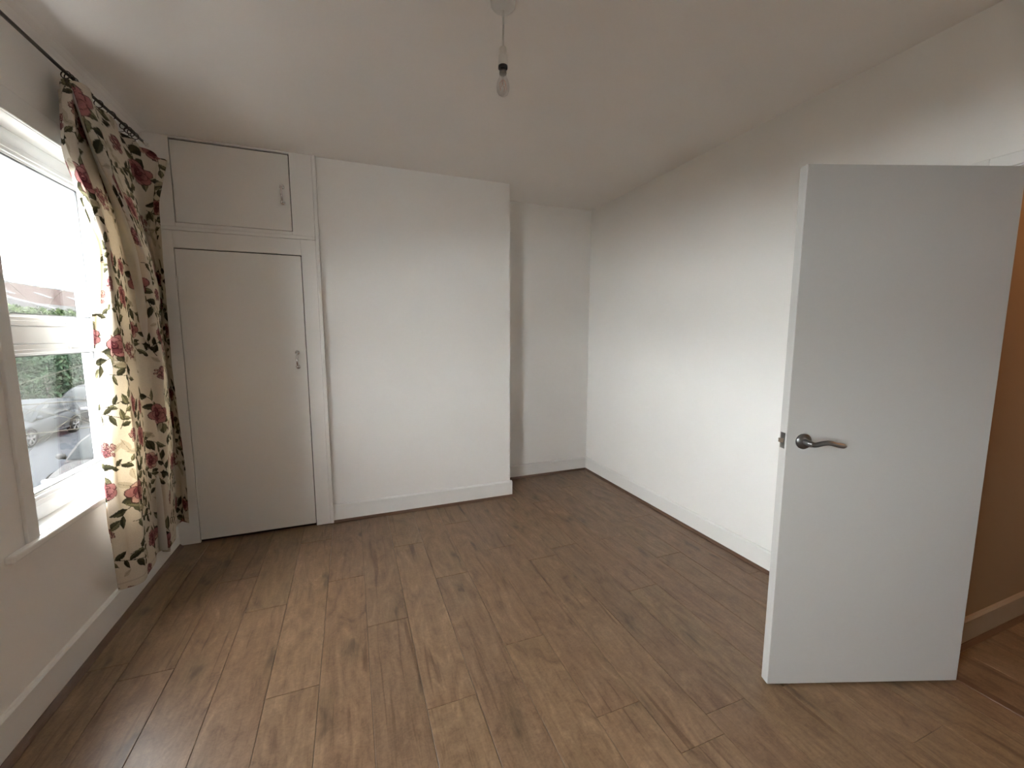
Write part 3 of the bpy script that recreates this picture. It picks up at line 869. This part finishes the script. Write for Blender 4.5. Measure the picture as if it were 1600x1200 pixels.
# heading droops between the hooks
surf[..., 2] -= .006*(1 - np.cos(uu*2*math.pi*2))*np.exp(-vv*30)
Ui, Vi = np.meshgrid(s_u, s_v, indexing='ij')
sk = Ui + .05*np.sin(Vi*1.7)
px = ((sk + .16)/(RES*1.06)).astype(int) % W_; py = ((THh*8 *1.06 - Vi - .10)/(RES*1.06)).astype(int) % H_
colr = img[py, px]
# the return hem at the window side shows the plain white lining in its upper half
plain = ((uu < .80) & (vv > .02) & (vv < .42)).astype(float)[..., None]
colr = colr*(1-plain) + plain*np.array((.56, .55, .52))
hem = (vv > .985) & (vv < .987)
colr = colr*np.where(hem, .8, 1)[..., None]
cur = tag(empty('curtain', (-1.0, 2.65, .2)), 'full-length cream curtain printed with red roses and green leaves, beside the window', 'curtain')
me = bpy.data.meshes.new('drape')
V = surf.reshape(-1, 3) - np.array((-1.0, 2.65, .2))
idx = np.arange(n_u*NV).reshape(n_u, NV)
F = np.stack([idx[:-1, :-1], idx[1:, :-1], idx[1:, 1:], idx[:-1, 1:]], -1).reshape(-1, 4)
me.vertices.add(len(V)); me.vertices.foreach_set('co', V.ravel())
me.loops.add(F.size); me.loops.foreach_set('vertex_index', F.ravel())
me.polygons.add(len(F)); me.polygons.foreach_set('loop_start', np.arange(0, F.size, 4)); me.polygons.foreach_set('loop_total', np.full(len(F), 4))
me.update(calc_edges=True); me.validate()
me.polygons.foreach_set('use_smooth', np.ones(len(F), bool))
ca = me.color_attributes.new('print', 'FLOAT_COLOR', 'POINT')
ca.data.foreach_set('color', np.concatenate([colr.reshape(-1, 3), np.ones((len(V), 1))], 1).ravel())
me.materials.append(M['cloth'])
dr = bpy.data.objects.new('drape', me); COL.objects.link(dr); dr.parent = cur
# lining: second layer of plain cloth, added behind the middle folds to darken them
i0, i1 = int(NU*2.02), int(NU*4.0)
ls = surf[i0:i1+1:5, 8::9].copy()
env = np.sin(np.linspace(0, math.pi, ls.shape[0]))[:, None]**.4
ls[..., 0] -= .004 + .010*env
nlu, nlv = ls.shape[:2]
li = np.arange(nlu*nlv).reshape(nlu, nlv)
lf = np.stack([li[:-1, :-1], li[1:, :-1], li[1:, 1:], li[:-1, 1:]], -1).reshape(-1, 4)
lo_ = MB().add((ls.reshape(-1, 3) - np.array((-1.0, 2.65, .2))).tolist(), lf.tolist(), True).build('shade_lining', M['shade_lining'], cur, fix=False)
# hooks up to the rings
for i, y in enumerate(ring_y):
    zc = 2.447 + max(0, (y - 2.3))*.02 - .0095 - .024
    j = int(np.argmin(np.abs(surf[:, 3, 1] - y) + .5*np.abs(surf[:, 3, 0] + 1.03)))
    q = surf[j, 3]
    m = MB().tube([(-1.03, y, zc), (-1.034, y, zc - .004), (q[0] - .004, q[1], max(q[2] - .004, zc - .03)), (q[0] - .003, q[1], q[2] - .02)], .0013, 6)
    o = m.build('hook', M['iron'], cur); o.location = (1.0, -2.65, -.2)

# ------------------------------------------------------------------ outside: street, cars, hedge, houses
st(MB().box((-11.9 - 2.2, -12, STREET - .2), (-3.6, 70, STREET)).build('street', M['asphalt']))
st(MB().box((-3.6, -12, STREET - .2), (XO, 70, STREET + .10)).build('pavement', M['paving']))
st(MB().box((-60, -30, STREET - .25), (-14.1, 110, STREET + .08)).build('garden_ground', M['soil']))

def car(name, label, paint, nose, length=4.0, width=1.74, height=1.50, alloy=5, plain_rear=False):
    """nose: centre of the car on the ground ; the car points towards -y"""
    r = tag(empty(name, nose), label, 'car')
    hl, hw = length/2, width/2
    # stations along the car: y, sill z, bonnet/shoulder z, half width
    ys_ = np.array([-1.0, -.985, -.94, -.86, -.72, -.55, -.40, -.2, 0, .2, .4, .6, .78, .90, .96, .985, 1.0])*hl
    zt_ = np.array([.52, .60, .67, .74, .82, .89, .94, .955, .965, .975, .99, 1.01, 1.02, 1.0, .95, .80, .60])*height/1.5
    zb_ = np.array([.34, .26, .21, .19, .18, .18, .18, .18, .18, .18, .18, .18, .19, .22, .27, .34, .40])
    hw_ = np.array([.66, .78, .88, .945, .985, 1, 1, 1, 1, 1, 1, 1, .99, .95, .89, .80, .70])*hw
    ring = []
    n = 22
    for y, zt, zb, w_ in zip(ys_, zt_, zb_, hw_):
        zm = (zt+zb)/2; hz_ = (zt-zb)/2
        row = []
        for k in range(n):
            t = 2*math.pi*k/n
            c, s_ = math.cos(t), math.sin(t)
            e = .42
            row.append((w_*abs(c)**e*(1 if c > 0 else -1)*(1 - .05*max(0, s_)), y, zm + hz_*abs(s_)**e*(1 if s_ > 0 else -1)))
        ring.append(row)
    m = MB()
    v = [p for row in ring for p in row]
    f = []
    for i in range(len(ring)-1):
        for k in range(n):
            f.append((i*n+k, i*n+(k+1) % n, (i+1)*n+(k+1) % n, (i+1)*n+k))
    m.add(v, f, True); m.add(ring[0], [tuple(range(n))]); m.add(ring[-1], [tuple(reversed(range(n)))])
    body = m.build('body', paint, r)
    # cabin: windscreen base, roof, rear
    gy = np.array([-.50, -.40, -.24, -.06, .2, .5, .72, .86, .93])*hl
    gz = np.array([.90, 1.05, 1.27, 1.42, 1.49, 1.48, 1.42, 1.28, 1.02])*height/1.5
    bw = hw*.90; tw = hw*.66
    def side(y, z, s_, out=0.0):
        t = min(1, max(0, (z - .92*height/1.5)/(.57*height/1.5)))
        return (s_*(bw*(1-t) + tw*t*1.08 + out + .05*math.sin(t*math.pi)), y, z)
    m = MB(); rows_ = []
    for y, z in zip(gy, gz):
        z0 = .86*height/1.5
        rr = []
        for s_, q in ((-1, 0), (-1, .5), (-1, 1)):
            rr.append(side(y, z0 + (z - .03 - z0)*q, s_))
        top_w = abs(side(y, z - .03, 1)[0])
        for q in (-.6, 0, .6): rr.append((top_w*q, y, z + .012*(1 - q*q)))
        for s_, q in ((1, 1), (1, .5), (1, 0)):
            rr.append(side(y, z0 + (z - .03 - z0)*q, s_))
        rows_.append(rr)
    k_ = len(rows_[0])
    m.add([p for rr in rows_ for p in rr], [(i*k_+j, i*k_+j+1, (i+1)*k_+j+1, (i+1)*k_+j) for i in range(len(rows_)-1) for j in range(k_-1)], True)
    m.build('cabin', paint, r)
    # glass set a few mm proud of the cabin openings
    def gl(pts, nm):
        o = MB().add(pts, [tuple(range(len(pts)))]).build(nm, M['car_glass'], r, fix=False); return o
    def gtop(y): return float(np.interp(y, gy, gz))
    H = height/1.5
    for s_ in (-1, 1):
        y0, y1 = -.34*hl, .10*hl
        gl([side(-.42*hl, .955*H, s_, .012), side(y1, .965*H, s_, .012), side(y1, 1.40*H, s_, .012), side(-.02*hl, 1.375*H, s_, .012), side(-.22*hl, 1.22*H, s_, .012)], 'front_side_window')
        gl([side(.13*hl, .965*H, s_, .012), side(.60*hl, .985*H, s_, .012), side(.72*hl, 1.16*H, s_, .012), side(.66*hl, 1.30*H, s_, .012), side(.40*hl, 1.41*H, s_, .012), side(.13*hl, 1.40*H, s_, .012)], 'rear_side_window')
    ws = []
    for y, q in ((-.485*hl, .93), (-.24*hl, .90), (-.075*hl, .84)):
        z = gtop(y) + .012
        w2 = abs(side(y, z, 1)[0])*q
        ws.append([(-w2, y - .012, z), (0, y - .035, z + .016), (w2, y - .012, z)])
    MB().add([p for q in ws for p in q], [(0, 1, 4, 3), (1, 2, 5, 4), (3, 4, 7, 6), (4, 5, 8, 7)], True).build('windscreen', M['car_glass'], r)
    rw_ = []
    for y in (.75*hl, .90*hl):
        z = gtop(y); w2 = abs(side(y, z, 1)[0])*.86
        rw_.append([(-w2, y + .012, z + .01), (0, y + .03, z + .012), (w2, y + .012, z + .01)])
    MB().add([p for q in rw_ for p in q], [(0, 1, 4, 3), (1, 2, 5, 4)], True).build('rear_window', M['car_glass'], r)
    # wheels
    wr_ = .315
    for y in (-.645*hl, .655*hl):
        for s_ in (-1, 1):
            wx = s_*(hw - .085)
            wl = MB().lathe([(.20, -.09), (wr_ - .02, -.09), (wr_, -.07), (wr_, .07), (wr_ - .02, .092), (.225, .096), (.222, .06)], (wx, y, wr_), (s_, 0, 0), 28).build('wheel', M['tyre'], r)
            mm = MB().lathe([(.215, .070), (.228, .094), (.212, .098), (.205, .085)], (wx, y, wr_), (s_, 0, 0), 28)
            mm.lathe([(0, .094), (.05, .092), (.055, .07)], (wx, y, wr_), (s_, 0, 0), 16)
            for q in range(alloy):
                a = q*2*math.pi/alloy + .3
                for off in (-.10, .10):
                    mm.tube([(wx + s_*.086, y + math.cos(a)*.045, wr_ + math.sin(a)*.045), (wx + s_*.090, y + math.cos(a+off)*.21, wr_ + math.sin(a+off)*.21)], [.018, .024], 6)
            mm.build('rim', M['alloy'], wl)
            MB().lathe([(0, .010), (.212, .012), (.214, .02)], (wx, y, wr_), (s_, 0, 0), 24).build('brake_disc', M['car_trim'], wl)
            # arch lip
            pts = [(s_*(hw + .002), y + math.cos(t)*.365, wr_ + math.sin(t)*.365) for t in [math.pi*(-.08 + 1.16*i/14) for i in range(15)]]
            MB().tube(pts, .028, 8).build('wheel_arch', M['car_trim'], r)
    for s_ in (-1, 1):
        MB().tube([(s_*hw*.84, -.37*hl, .93*H), (s_*(hw + .02), -.395*hl, .95*H), (s_*(hw + .06), -.40*hl, .99*H)], [.05, .035, .03], 8).build('mirror_arm', M['car_trim'], r)
        MB().lathe([(0, -.10), (.05, -.085), (.075, -.02), (.07, .05), (.03, .085), (0, .09)], (s_*(hw + .06), -.40*hl, 1.0*H), (s_, -.25, 0), 14).build('wing_mirror', paint, r)
        MB().box((s_*hw*.50, -hl*.985 - .002, .62*H), (s_*hw*.84, -hl*.93, .73*H), .02).build('headlamp', M['lamp_lens'], r)
        MB().box((s_*(hw - .004), .02*hl, .80*H), (s_*(hw + .022), .11*hl, .83*H), .008).build('door_handle', paint, r)
        MB().box((s_*hw*.66, hl*.955, .70*H), (s_*hw*.86, hl*.985, .95*H), .015).build('tail_lamp', simple_red, r)
    MB().box((-hw*.55, -hl - .012, .30), (hw*.55, -hl + .04, .44), .02).build('grille', M['car_trim'], r)
    MB().box((-.26, -hl - .025, .45), (.26, -hl + .02, .56), .004).build('number_plate', M['plate'], r)
    for s_ in (-1, 1):
        MB().box((s_*(hw - .01), -.46*hl, .30*H), (s_*(hw + .012), .46*hl, .36*H), .008).build('sill_strip', paint, r)
    return r
simple_red = simple('tail_lamp_red', (.012, .002, .002), .5, spec=0)
car('silver_car', 'silver three-door hatchback parked across the street, seen through the window', M['silver'], (-11.72, 21.25, STREET), 4.05, 1.74, 1.50, 5)
car('dark_car', 'dark car with its bonnet towards us, parked behind the silver hatchback', M['dark_car'], (-11.85, 26.3, STREET), 4.3, 1.80, 1.62, 5)
car('white_car', 'white car parked on the near side of the street, closest to the window', M['white_car'], (-6.0, 14.5, STREET), 4.1, 1.76, 1.48, 5)
car('pale_car', 'pale car standing on the drive behind the silver hatchback', M['silver'], (-14.6, 22.3, STREET + .08), 4.3, 1.8, 1.50, 5)

def foliage(n, cx, cy, cz, sx_, sy_, sz_, size, shell=.55, box=True, seed=1):
    """n folded leaves filling a mound"""
    g = np.random.default_rng(seed)
    if box:
        p = g.uniform(-1, 1, (n, 3))
        ax = g.integers(0, 3, n); sgn = np.where(g.random(n) < .5, -1, 1)
        p[np.arange(n), ax] = sgn*(1 - g.random(n)**2*shell)
    else:
        p = g.standard_normal((n, 3)); p /= np.linalg.norm(p, axis=1)[:, None]; p *= (1 - g.random(n)[:, None]**2*shell)
    lump = 1 + .10*np.sin(p[:, 1:2]*9*sy_/3 + 1) * np.cos(p[:, 2:3]*5) + .08*np.sin(p[:, 1:2]*23*sy_/3)
    c = p*np.array((sx_, sy_, sz_))*lump + np.array((cx, cy, cz))
    a = g.standard_normal((n, 3)); a /= np.linalg.norm(a, axis=1)[:, None]
    b = np.cross(a, g.standard_normal((n, 3))); b /= np.linalg.norm(b, axis=1)[:, None]
    s = size*g.uniform(.6, 1.4, (n, 1))
    q = np.stack([c - a*s, c + b*s*.45, c + a*s, c - b*s*.45], 1).reshape(-1, 3)
    f = np.arange(4*n).reshape(-1, 4)
    me = bpy.data.meshes.new('leaves')
    me.from_pydata(q.tolist(), [], f.tolist()); me.update()
    return me
def bush(name, label, cat, c, size, n, lsize, mat, box=True, seed=1, group=None):
    r = tag(empty(name, (c[0], c[1], STREET)), label, cat, group)
    me = foliage(n, 0, 0, c[2] - STREET, *size, lsize, box=box, seed=seed); me.materials.append(mat)
    o = bpy.data.objects.new('leaves', me); COL.objects.link(o); o.parent = r; o['kind'] = 'stuff'
    m = MB()
    # dark woody core
    q = random.Random(seed)
    for i in range(9):
        x0, y0 = q.uniform(-.3, .3)*size[0], q.uniform(-.8, .8)*size[1]
        m.tube([(0, y0*.5, .01), (x0*.5, y0*.75, .3), (x0, y0, (c[2]-STREET)*.7), (x0*1.6, y0 + q.uniform(-.3, .3), (c[2]-STREET) + size[2]*.6)], [.09, .08, .06, .02], 6)
    b = m.build('branches', M['bark'], r); b['kind'] = 'stuff'
    return r
bush('hedge', 'tall green hedge across the street behind the parked cars', 'hedge', (-17.0, 31.8, -.25), (.8, 8.0, 2.95), 26000, .13, M['leaf'], seed=3)
bush('hedge', 'dark green bushes low in front of the tall hedge, behind the silver car', 'hedge', (-14.6, 31.4, -1.2), (.5, 4.0, 1.42), 9000, .11, M['leaf_dark'], seed=4)
bush('red_bush', 'red-leaved shrub standing in front of the green hedge', 'shrub', (-14.95, 25.25, -.1), (.40, .46, .50), 1500, .11, M['leaf_red'], box=False, seed=5)
bush('tree', 'small tree with sparse leaves rising at the right end of the hedge', 'tree', (-18.4, 44.0, 2.6), (.8, 1.5, 2.2), 2600, .12, M['leaf'], box=False, seed=6)

def house(name, label, x0, depth, y0, y1, eaves, ridge, roofmat, nwin, gable=False):
    """front wall at x0 facing +x, running along y"""
    r = tag(empty(name, (x0, (y0+y1)/2, STREET)), label, 'house')
    inv = Matrix.Translation(-r.location)
    def part(mb, nm, mat, par=None):
        o = mb.build(nm, mat)
        o.parent = par or r
        if par is None: o.matrix_parent_inverse = inv
        return o
    part(MB().box((x0 - depth, y0, STREET), (x0, y1, eaves)), 'walls', M['render'])
    ov = .35
    m = MB()
    hip = 0 if gable else (ridge - eaves)*1.2
    xr = x0 - depth/2
    a = [(x0 + ov, y0 - ov, eaves), (x0 + ov, y1 + ov, eaves), (x0 - depth - ov, y1 + ov, eaves), (x0 - depth - ov, y0 - ov, eaves), (xr, y0 - ov + hip, ridge), (xr, y1 + ov - hip, ridge)]
    m.add(a, [(0, 1, 5, 4), (1, 2, 5), (2, 3, 4, 5), (3, 0, 4), (3, 2, 1, 0)])
    rf = part(m, 'roof', roofmat)
    m = MB().tube([a[4], a[5]], .13, 8)
    for i in (0, 3): m.tube([a[i], a[4]], .11, 8)
    for i in (1, 2): m.tube([a[i], a[5]], .11, 8)
    m.build('ridge_tiles', M['fascia'], rf)
    part(MB().box((x0 + .02, y0 - ov, eaves - .28), (x0 + ov + .06, y1 + ov, eaves + .02)), 'fascia', M['fascia'])
    m = MB().box((xr - .4, (y0+y1)/2 - .5, ridge - .4), (xr + .4, (y0+y1)/2 + .5, ridge + .9))
    for i in range(nwin):
        yc = y0 + (i+.5)*(y1-y0)/nwin
        for zc in (STREET + 1.6, eaves - 1.3):
            wf = part(MB().box((x0 - .02, yc - .75, zc - .65), (x0 + .06, yc + .75, zc + .65), .02), 'window', M['fascia'])
            MB().box((x0 + .03, yc - .66, zc - .56), (x0 + .07, yc - .03, zc + .56)).build('pane', M['pane_dark'], wf)
            MB().box((x0 + .03, yc + .03, zc - .56), (x0 + .07, yc + .66, zc + .56)).build('pane', M['pane_dark'], wf)
    # roof lights on the front slope
    for i in range(nwin):
        yc = y0 + (i+.5)*(y1-y0)/nwin
        t = .45
        xx = x0 + ov + (xr - x0 - ov)*t; zz = eaves + (ridge - eaves)*t
        sl = math.atan2(ridge - eaves, xr - x0 - ov)
        o = MB().box((-.45, -.30, -.05), (.45, .30, .06), .02).build('roof_light', M['fascia'], r)
        o.location = (xx - x0, yc - (y0+y1)/2, zz - STREET); o.rotation_euler = (0, -sl, 0)
    return r
house('house', 'long house with a grey-brown hipped roof beyond the hedge', -20.5, 8.0, 38.0, 58.0, 3.55, 5.45, M['roof_red'], 5)
house('house', 'grey-roofed house beyond the hedge, left of the longer hipped roof', -18.5, 8.0, 22.0, 37.0, 3.05, 4.55, M['roof'], 4)

# climbing shrub on the outside wall, its bare pale twigs reaching past the pane
r = tag(empty('climbing_shrub', (-1.42, 3.18, STREET + .1)), 'bare climbing shrub with pale tangled twigs outside the window', 'shrub')
def W(x, y, z): return (x + 1.42, y - 3.18, z - STREET - .1)
q = random.Random(11)
m = MB()
pts = [W(-1.40 + q.uniform(-.02, .02), 3.20 + q.uniform(-.02, .02), STREET + .1 + i*.32) for i in range(17)]
m.tube(pts, [.028 - i*.0008 for i in range(17)], 8)
m.build('main_stem', M['bark'], r)
m = MB()
tips = []
for i in range(10):
    z0 = q.uniform(.75, 1.25) if i < 7 else q.uniform(1.45, 1.7)
    p0 = Vector((-1.42, 3.20, z0))
    L_ = q.uniform(.2, .7) if i < 7 else q.uniform(.1, .35)
    dirv = Vector((-q.uniform(.3, 1.0), -q.uniform(.0, .75), q.uniform(-.25, .5))).normalized()
    p1 = p0 + dirv*L_*.5 + Vector((0, 0, q.uniform(.0, .12))); p2 = p0 + dirv*L_ + Vector((0, 0, q.uniform(-.25, .1)))
    c = [p0*(1-t)**2 + p1*2*t*(1-t) + p2*t*t for t in [j/8 for j in range(9)]]
    m.tube([W(*p) for p in c], [.0020 - .00015*j for j in range(9)], 5)
for arc in (((-1.45, 3.2, 1.0), (-1.9, 2.9, 1.02), (-2.15, 2.35, 1.06), (-2.0, 2.35, 1.22), (-1.85, 2.75, 1.12)),
            ((-1.45, 3.2, .84), (-1.75, 2.95, .86), (-2.1, 2.5, .95), (-2.35, 2.2, 1.02), (-2.5, 1.95, 1.06))):
    P_ = np.array(arc); c = catmull(P_, 30)
    m.tube([W(*p) for p in c], [.0030 - .00005*j for j in range(30)], 6)
tw = m.build('twigs', M['twig'], r); tw['kind'] = 'stuff'
